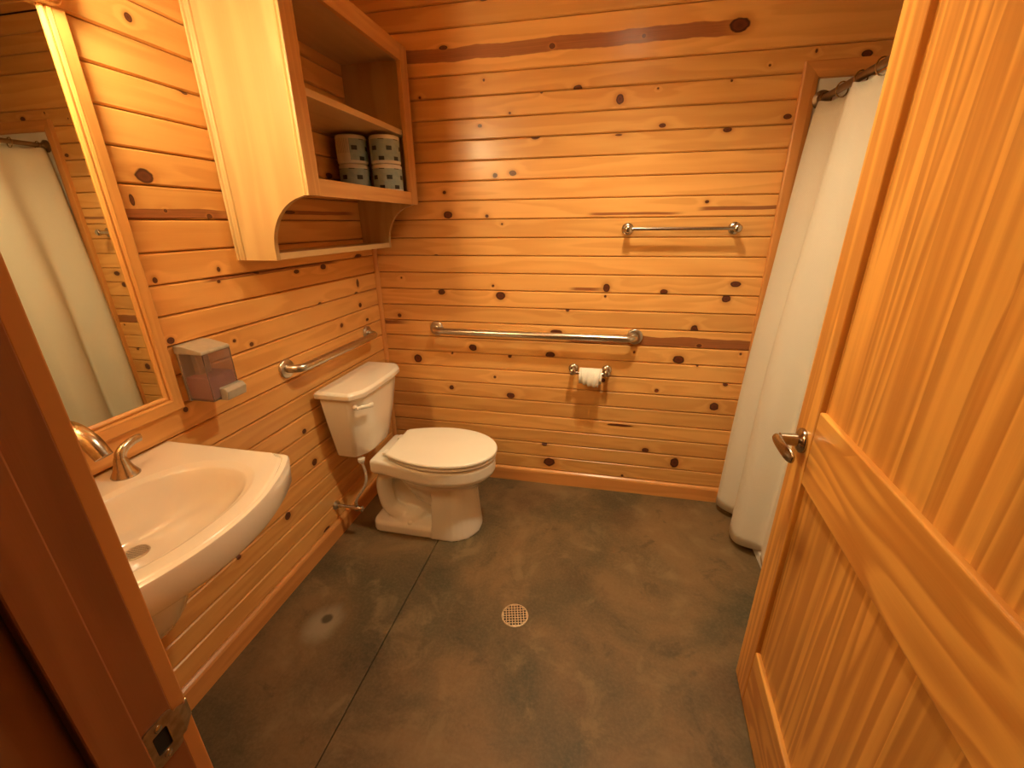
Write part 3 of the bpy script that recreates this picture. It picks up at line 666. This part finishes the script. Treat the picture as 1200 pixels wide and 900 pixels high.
# ------------------------------------------------------------------ grab bars, towel bar, paper holder
def grab_bar(P0, P1, nrm, label):
    P0, P1, nrm = Vector(P0), Vector(P1), Vector(nrm)
    t_ = thing('grab_bar', (P0+P1)/2, label, 'grab bar', 'steel grab bars on the pine walls')
    d = (P1-P0).normalized(); so = 0.062; R = 0.045
    path = [P0]
    for k in range(0, 9):
        a = math.radians(90*k/8); path.append(P0+nrm*(so-R+R*math.sin(a))+d*(R-R*math.cos(a)))
    for k in range(8, -1, -1):
        a = math.radians(90*k/8); path.append(P1+nrm*(so-R+R*math.sin(a))-d*(R-R*math.cos(a)))
    path.append(P1)
    MB().tube(path, 0.0165, 20, False).build('bar', M_steel, t_, smooth=60)
    for P in (P0, P1):
        MB().lathe([(0.0003, 0.0390), (0.004, 0.0395), (0.009, 0.0375), (0.0115, 0.034), (0.0115, 0.017)], P, nrm, 36).build('flange', M_steel, t_, smooth=40)
    return t_
grab_bar((0.327, 0.0, 0.906), (1.374, 0.0, 0.906), (0, -1, 0), 'long steel grab bar beside the toilet under the towel bar')
grab_bar((0.0, -0.785, 0.912), (0.0, -0.172, 0.905), (1, 0, 0), 'short steel grab bar above the toilet tank')
tb = thing('towel_bar', (1.53, 0.0, 1.405), 'satin nickel towel bar with round posts on the pine wall', 'towel bar')
for x in (1.297, 1.752):
    MB().lathe([(0.0003, 0.0265), (0.005, 0.027), (0.009, 0.0245), (0.013, 0.016), (0.030, 0.0125), (0.048, 0.0135), (0.056, 0.0175), (0.066, 0.0175), (0.072, 0.012), (0.074, 0.004)], (x, 0.0, 1.412), (0, -1, 0), 28).build('post', M_nickel, tb, smooth=45)
MB().tube([(1.297, -0.060, 1.412), (1.752, -0.060, 1.412)], 0.0075, 14).build('rod', M_nickel, tb, smooth=60)
ph = thing('paper_holder', (1.163, 0.0, 0.72), 'nickel toilet paper holder with two round posts below the grab bar', 'paper holder')
for x in (1.078, 1.250):
    MB().lathe([(0.0003, 0.0255), (0.005, 0.026), (0.009, 0.0235), (0.013, 0.015), (0.032, 0.011), (0.052, 0.012), (0.060, 0.0155), (0.070, 0.0155), (0.076, 0.006)], (x, 0.0, 0.722), (0, -1, 0), 28).build('post', M_nickel, ph, smooth=45)
MB().tube([(1.078, -0.062, 0.718), (1.250, -0.062, 0.718)], 0.0065, 14).build('roller', M_nickel, ph, smooth=60)
tp = thing('toilet_paper', (1.168, -0.062, 0.712), 'part used toilet paper roll with a crumpled loose end', 'toilet paper')
rr = 0.041; TX0, TX1 = 1.113, 1.226; tc = (-0.062, 0.7045)
ring = lambda x, r: [(x, tc[0]+r*math.cos(2*math.pi*k/36), tc[1]+r*math.sin(2*math.pi*k/36)) for k in range(36)]
MB().loft([ring(TX0, 0.020), ring(TX0, rr), ring(TX1, rr), ring(TX1, 0.020), ring(TX0, 0.020)], False, False).build('roll', M_paper, tp, smooth=40)
# loose crumpled end hanging over the front
gv, gf = [], []
NU, NV = 18, 14
for j in range(NV+1):
    for i in range(NU+1):
        u_, v_ = i/NU, j/NV
        a = math.radians(75+v_*150); r = rr+0.002+0.010*v_*abs(math.sin(3.1*u_*math.pi+4*v_))*(0.6+0.4*math.sin(9*u_))+0.004*v_
        x = TX0+0.004+(TX1-TX0-0.010)*(u_*(1-0.25*v_)+0.16*v_)
        gv.append((x, tc[0]-abs(math.sin(a))*0-r*math.sin(a) if False else tc[0]-r*math.sin(math.radians(v_*125)), tc[1]+r*math.cos(math.radians(v_*125))-0.014*v_*v_*(1 if u_ > 0.3 else 0.2)))
for j in range(NV):
    for i in range(NU):
        k = j*(NU+1)+i; gf.append((k, k+1, k+NU+2, k+NU+1))
fl = MB().add(gv, gf).build('loose_end', M_paper, tp, smooth=70)
so = fl.modifiers.new('thick', 'SOLIDIFY'); so.thickness = 0.0012

# ------------------------------------------------------------------ toilet
TC = -0.460
toi = thing('toilet', (0.0, TC, 0.0), 'white two piece toilet with closed lid and tapered tank', 'toilet')
def ring_w(xb, xf, w, z, n=28):
    xs = [xb+(xf-xb)*(1-math.cos(math.pi*k/n))/2 for k in range(n+1)]
    up = [(x, TC+w(x), z) for x in xs]; dn = [(x, TC-w(x), z) for x in reversed(xs[1:-1])]
    return up+dn
def egg(xb, xf, hw, xm=None, back=None, pb=2.0, convex=False):
    xm = xm if xm is not None else xb+(xf-xb)*0.46
    def w(x):
        if x >= xm: return max(hw*math.sqrt(max(0, 1-((x-xm)/(xf-xm))**2.15)), 0.0006)
        q = (xm-x)/(xm-xb)
        if back is None: return max(hw*max(0, 1-q**pb)**0.5, 0.0006)
        if convex: return (hw-(hw-back)*q**1.9) if q < 0.985 else back-0.008
        s = q*q*(3-2*q); return hw*(1-s)+back*s if q < 0.985 else back-0.010
    return w
def sect(xb, xf, hw, z, back=None, xm=None, pb=2.0, convex=False): return ring_w(xb, xf, egg(xb, xf, hw, xm, back, pb, convex), z)
body = MB()
body.loft([sect(0.34, 0.655, 0.100, 0.17), sect(0.32, 0.660, 0.106, 0.22), sect(0.285, 0.670, 0.114, 0.250), sect(0.255, 0.692, 0.128, 0.280), sect(0.235, 0.718, 0.147, 0.303), sect(0.205, 0.742, 0.168, 0.321, 0.104, 0.5), sect(0.186, 0.752, 0.179, 0.333, 0.130, 0.5), sect(0.178, 0.757, 0.183, 0.346, 0.138, 0.5), sect(0.178, 0.757, 0.183, 0.398, 0.138, 0.5), sect(0.186, 0.750, 0.176, 0.409, 0.132, 0.5)])
def ped(z, xb, xf, hw): # front pedestal, flat back
    pts = [(xb, TC+hw), (xb, TC-hw)]
    cxp = xf-hw*0.95
    pts += [(cxp+(xf-cxp)*math.sin(math.radians(a)), TC-hw*math.cos(math.radians(a))) for a in range(0, 181, 12)]
    return [(x, y, z) for x, y in pts]
body.loft([ped(0.0, 0.465, 0.680, 0.143), ped(0.02, 0.465, 0.679, 0.142), ped(0.10, 0.468, 0.672, 0.134), ped(0.20, 0.470, 0.664, 0.125), ped(0.28, 0.472, 0.660, 0.118)])
def foot(z, ins):
    pts = rrect(0.33, TC, 0.190-ins, 0.137-ins, 0.055-ins*0.5, 6)
    return [(x, y, z) for x, y in pts]
body.loft([foot(0.0, 0.0), foot(0.040, 0.002), (foot(0.052, 0.010)), foot(0.056, 0.022)])
body.box(0.185, 0.48, TC-0.034, TC+0.034, 0.03, 0.375)
trap = spline([(0.50, 0, 0.16), (0.43, 0, 0.205), (0.37, 0, 0.262), (0.30, 0, 0.318), (0.235, 0, 0.305), (0.205, 0, 0.245), (0.205, 0, 0.175), (0.225, 0, 0.105), (0.30, 0, 0.060)], 4)
for s in (-1, 1):
    body.tube([(p.x, TC+s*0.062, p.z) for p in trap], 0.040, 14)
    body.tube([(0.45, TC+s*0.078, 0.205), (0.39, TC+s*0.086, 0.250), (0.345, TC+s*0.090, 0.300), (0.32, TC+s*0.090, 0.35)], 0.030, 14)
    body.lathe([(0, 0.105), (0.03, 0.100), (0.055, 0.082), (0.070, 0.055), (0.078, 0.02)], (0.315, TC+s*0.020, 0.025), (0, 0, 1), 24)
bowl = body.build('bowl', M_porcelain, toi, smooth=180)
rm = bowl.modifiers.new('fuse', 'REMESH'); rm.mode = 'VOXEL'; rm.voxel_size = 0.0050; rm.use_smooth_shade = True
sm = bowl.modifiers.new('soften', 'SMOOTH'); sm.factor = 0.5; sm.iterations = 5
for s in (-1, 1):
    MB().lathe([(0, 0.013), (0.008, 0.012), (0.013, 0.008), (0.015, 0.002)], (0.345, TC+s*0.112, 0.053), (0, 0, 1), 18).build('bolt_cap', M_porcelain, toi, smooth=60)
def slab(xb, xf, hw, z0, z1, back, xm=0.50, r=0.007):
    R_ = []
    for z, ins in ((z0, r*0.7), (z0+r*0.4, r*0.15), (z0+r, 0), (z1-r, 0), (z1-r*0.4, r*0.2), (z1-r*0.1, r*0.6), (z1, r*1.6)):
        R_.append(sect(xb+ins, xf-ins, hw-ins, z, back-ins, xm, convex=True))
    R_.append(sect(xb+0.05, xf-0.08, hw-0.07, z1+0.0015, back-0.06, xm, convex=True))
    return MB().loft(R_)
slab(0.268, 0.762, 0.186, 0.411, 0.428, 0.118).build('seat', M_seat, toi, smooth=50)
slab(0.262, 0.766, 0.189, 0.4295, 0.449, 0.128).build('lid', M_seat, toi, smooth=50)
for s in (-1, 1):
    MB().box(0.232, 0.275, TC+s*0.078-0.020, TC+s*0.078+0.020, 0.409, 0.432, 0.006).build('hinge', M_seat, toi, smooth=40)
# tank
def tank_ring(z, xb, xf, hw, ch=0.05, bow=0.010):
    return [(xb, TC+hw, z), (xb, TC-hw, z), (xf-ch*0.95, TC-hw, z), (xf-bow, TC-hw+ch*1.15, z), (xf-bow*0.25, TC-hw*0.38, z), (xf-bow*0.25, TC+hw*0.38, z), (xf-bow, TC+hw-ch*1.15, z), (xf-ch*0.95, TC+hw, z)]
MB().loft([tank_ring(0.418, 0.040, 0.170, 0.150), tank_ring(0.432, 0.034, 0.178, 0.158), tank_ring(0.60, 0.032, 0.205, 0.190), tank_ring(0.738, 0.030, 0.222, 0.212)]).build('tank', M_porcelain, toi, smooth=35, bevel=0.012, seg=3)
MB().loft([tank_ring(0.738, 0.026, 0.230, 0.219), tank_ring(0.744, 0.022, 0.237, 0.226), tank_ring(0.764, 0.022, 0.238, 0.227), tank_ring(0.774, 0.030, 0.228, 0.217)]).build('tank_lid', M_porcelain, toi, smooth=35, bevel=0.007, seg=3)
hy, hz = TC-0.183, 0.700
fl_ = MB().lathe([(0, 0.012), (0.006, 0.012), (0.012, 0.008), (0.018, 0.007)], (0.186, hy-0.004, hz), (0.8, -0.6, 0), 20)
fl_.tube(spline([(0.203, hy-0.018, hz), (0.213, hy-0.006, hz+0.002), (0.228, hy+0.014, hz), (0.240, hy+0.036, hz-0.002), (0.244, hy+0.048, hz-0.003)], 4), [(0.007, 0.0075)]*5+[(0.009, 0.007)]*6+[(0.0115, 0.006)]*5+[(0.006, 0.004)], 14)
fl_.build('flush_lever', M_porcelain, toi, smooth=60)

# supply valve and hose
sv = thing('supply_valve', (0.0, -0.643, 0.162), 'small water supply valve and hose under the toilet tank', 'valve')
MB().lathe([(0.0003, 0.024), (0.003, 0.024), (0.010, 0.016), (0.013, 0.010)], (0.0, -0.643, 0.162), (1, 0, 0), 24).build('escutcheon', M_steel, sv, smooth=45)
MB().tube([(0.01, -0.643, 0.162), (0.105, -0.643, 0.162)], 0.0085, 12).build('stub_pipe', M_nickel, sv, smooth=50)
MB().lathe([(0, 0.012), (0.018, 0.0135), (0.034, 0.010)], (0.098, -0.643, 0.162), (1, 0, 0), 12).lathe([(0, 0.008), (0.03, 0.008)], (0.112, -0.643, 0.166), (0, 0, 1), 12).build('valve_body', M_nickel, sv, smooth=40)
MB().lathe([(0, 0.013), (0.006, 0.015), (0.010, 0.012)], (0.134, -0.643, 0.162), (1, 0, 0), 10).build('valve_knob', M_nickel, sv, smooth=40)
MB().tube(spline([(0.112, -0.643, 0.19), (0.122, -0.640, 0.220), (0.150, -0.630, 0.262), (0.166, -0.616, 0.305), (0.158, -0.600, 0.345), (0.140, -0.590, 0.392)], 6), 0.0065, 12).build('hose', M_hose, sv, smooth=60)
MB().lathe([(0, 0.012), (0.012, 0.017), (0.024, 0.017)], (0.140, -0.590, 0.386), (0, 0, 1), 8).build('coupling_nut', M_seat, sv)

# ------------------------------------------------------------------ floor drain
dr = thing('floor_drain', (0.952, -0.942, 0.0), 'round brass floor drain grate in the concrete', 'drain')
dc = (0.952, -0.942); RD = 0.053
MB().lathe([(0.0002, RD), (0.003, RD-0.001), (0.0035, RD-0.003), (0.0035, RD-0.005), (0.0005, RD-0.006)], (*dc, 0), (0, 0, 1), 48, False, False).build('rim', M_grate, dr, smooth=40)
MB().lathe([(0.0002, RD-0.004), (0.0006, RD-0.005)], (*dc, 0), (0, 0, 1), 40).build('sump_shade_disc', M_hole_shade, dr)  # flat disc on the slab, its dark colour paints the shade under the grate
ca, sa = math.cos(0.25), math.sin(0.25)
for i in range(-4, 5):
    o_ = (i+0.0)*0.0112; L = math.sqrt(max((RD-0.006)**2-o_**2, 0))
    if L < 0.012: continue
    for q in (0, 1):
        mbx = MB().box(-L, L, o_-0.0016, o_+0.0016, 0.0006, 0.0030+0.0002*q)
        vs_ = []
        for (x, y, z) in mbx.v:
            if q: x, y = -y, x
            vs_.append((dc[0]+x*ca-y*sa, dc[1]+x*sa+y*ca, z))
        mbx.v = vs_; mbx.build('grate_bar', M_grate, dr)

# ------------------------------------------------------------------ shower
stall = thing('shower_stall', (2.42, -0.75, 0.0), 'white fiberglass shower stall behind the curtain', 'shower')
MB().loft([[(x, y, 0.0) for x, y in rrect(2.425, -0.76, 0.455, 0.745, 0.03)], [(x, y, 0.040) for x, y in rrect(2.425, -0.76, 0.455, 0.745, 0.03)], [(x, y, 0.050) for x, y in rrect(2.425, -0.76, 0.447, 0.737, 0.03)], [(x, y, 0.050) for x, y in rrect(2.425, -0.76, 0.405, 0.695, 0.03)], [(x, y, 0.030) for x, y in rrect(2.425, -0.76, 0.395, 0.685, 0.03)]]).build('pan', M_fiberglass, stall, smooth=35)
ew = [(1.950, 0.05), (1.950, 1.958), (2.888, 1.958), (2.888, 0.05)]
MB().prism(ew, lambda p, y: (p[0], y, p[1]), -0.0075, -0.001).build('end_wall', M_fiberglass, stall, bevel=0.004)
MB().prism(ew, lambda p, y: (p[0], y, p[1]), -1.528, -1.510).build('end_wall', M_fiberglass, stall, bevel=0.004)
MB().box(2.872, 2.888, -1.510, -0.014, 0.05, 1.95).build('rear_wall', M_fiberglass, stall)
# short partition between stall and doorway wall
pt = struct(MB().box(1.965, XR+0.016, -1.600, -1.546, 0, ZC+0.017).build('wall_partition', M_backing), 'pine partition at the far end of the shower', 'wall')
for k in range(-3, 26):
    zc = Z0-(k+0.5)*PITCH
    if zc+PITCH/2 > ZC+0.001: continue
    board(pt, XR-1.965, PITCH, (1.965, -1.600, zc), 0, mat=M_board_plain)
rod = thing('curtain_rod', (1.985, -0.76, 1.878), 'dark metal shower curtain rod above the white curtain', 'rod')
MB().tube([(1.985, -0.016, 1.878), (1.985, -1.508, 1.878)], 0.0125, 18).build('tube', M_brass, rod, smooth=60)
for y, d in ((-0.0145, -1), (-1.5095, 1)):
    MB().lathe([(0.0, 0.032), (0.006, 0.032), (0.012, 0.020), (0.024, 0.017)], (1.985, y, 1.878), (0, d, 0), 24).build('flange', M_brass, rod, smooth=45)
# curtain: hangs in deep folds, outside the pan
m, t, b = new_mat('white_waffle_cloth')
co = t.new('ShaderNodeTexCoord').outputs['Object']
X, Y, Z = t.sep(co)
wv = t.math('MULTIPLY', t.math('SINE', t.math('MULTIPLY', Z, 900.0)), t.math('SINE', t.math('MULTIPLY', Y, 900.0)))
nz = t.noise(co, 6.0, 3)
t.put(b.inputs['Base Color'], t.mix(nz, (0.80, 0.75, 0.64), (0.86, 0.81, 0.70))); b.inputs['Roughness'].default_value = 0.85
t.put(b.inputs['Normal'], t.bump(wv, 0.25, 0.0015))
tl = t.new('ShaderNodeBsdfTranslucent'); tl.inputs[0].default_value = (0.70, 0.62, 0.48, 1)
mxs = t.new('ShaderNodeMixShader'); mxs.inputs[0].default_value = 0.18
t.l.new(b.outputs[0], mxs.inputs[1]); t.l.new(tl.outputs[0], mxs.inputs[2]); t.l.new(mxs.outputs[0], t.n['Material Output'].inputs[0])
M_cloth = m
cur = thing('shower_curtain', (1.95, -0.7, 0.04), 'long white waffle shower curtain hanging in folds', 'curtain')
ZT_, ZB_ = 1.858, 0.042; NS, NZ = 260, 40
PEAKS = [-0.06, -0.315, -0.58, -0.80, -1.03, -1.26, -1.47]; 
def fold(y):
    # 1 at a peak towards the room, -1 in the valleys
    import bisect
    ps = [0.12]+[-q for q in PEAKS][:] if False else PEAKS
    yy = y
    for a, b_ in zip(ps[:-1], ps[1:]):
        if b_ <= yy <= a: return math.cos(2*math.pi*(yy-a)/(b_-a))
    if yy > ps[0]: return math.cos(math.pi*min((yy-ps[0])/0.07, 1))
    return math.cos(math.pi*min((ps[-1]-yy)/0.07, 1))
gv, gf = [], []
for j in range(NZ+1):
    z = ZT_+(ZB_-ZT_)*j/NZ; q = 1-z/ZT_
    xc0_ = 1.985-0.075*(max(q, 0)**0.62)
    A = 0.020+0.030*min(1, max(q, 0)*1.3)
    for i in range(NS+1):
        y = -0.030-1.44*i/NS
        w_ = min(1, max(0, (-0.36-y)/0.10)); w_ = w_*w_*(3-2*w_); xc_ = xc0_+0.045*(max(q, 0)**0.62)*w_
        f_ = fold(y); sh_ = 0.6+0.4*math.sin(y*9+1.3)
        x = xc_-A*(1-0.62*w_)*f_*(0.85+0.15*sh_)-0.0065*math.sin(y*47+z*2.1)*(0.25+0.75*q)*(1-0.5*w_)-0.003*math.sin(y*23-z*5)
        yy = y+0.016*math.sin(2*math.pi*(y+0.315)/0.255)*min(1, q*2)
        zz = max(z, 0.042+0.022*w_)
        if j == 0: zz += 0.006*math.cos(2*math.pi*(y+0.06)/0.12)
        gv.append((x, yy, zz+0.010*math.sin(y*6)*(1 if j == NZ else 0)))
for j in range(NZ):
    for i in range(NS):
        k = j*(NS+1)+i; gf.append((k, k+1, k+NS+2, k+NS+1))
cl_ = MB().add(gv, gf).build('cloth', M_cloth, cur, smooth=80)
so = cl_.modifiers.new('thick', 'SOLIDIFY'); so.thickness = 0.0016
for k in range(12):
    y = -0.06-0.123*k
    ringp = [(1.985+0.019*math.cos(a), y+0.004*math.sin(a), 1.872+0.025*math.sin(a)) for a in [2*math.pi*i/16 for i in range(17)]]
    MB().tube(ringp, 0.0022, 6, False).build('ring', M_nickel, cur, smooth=60)
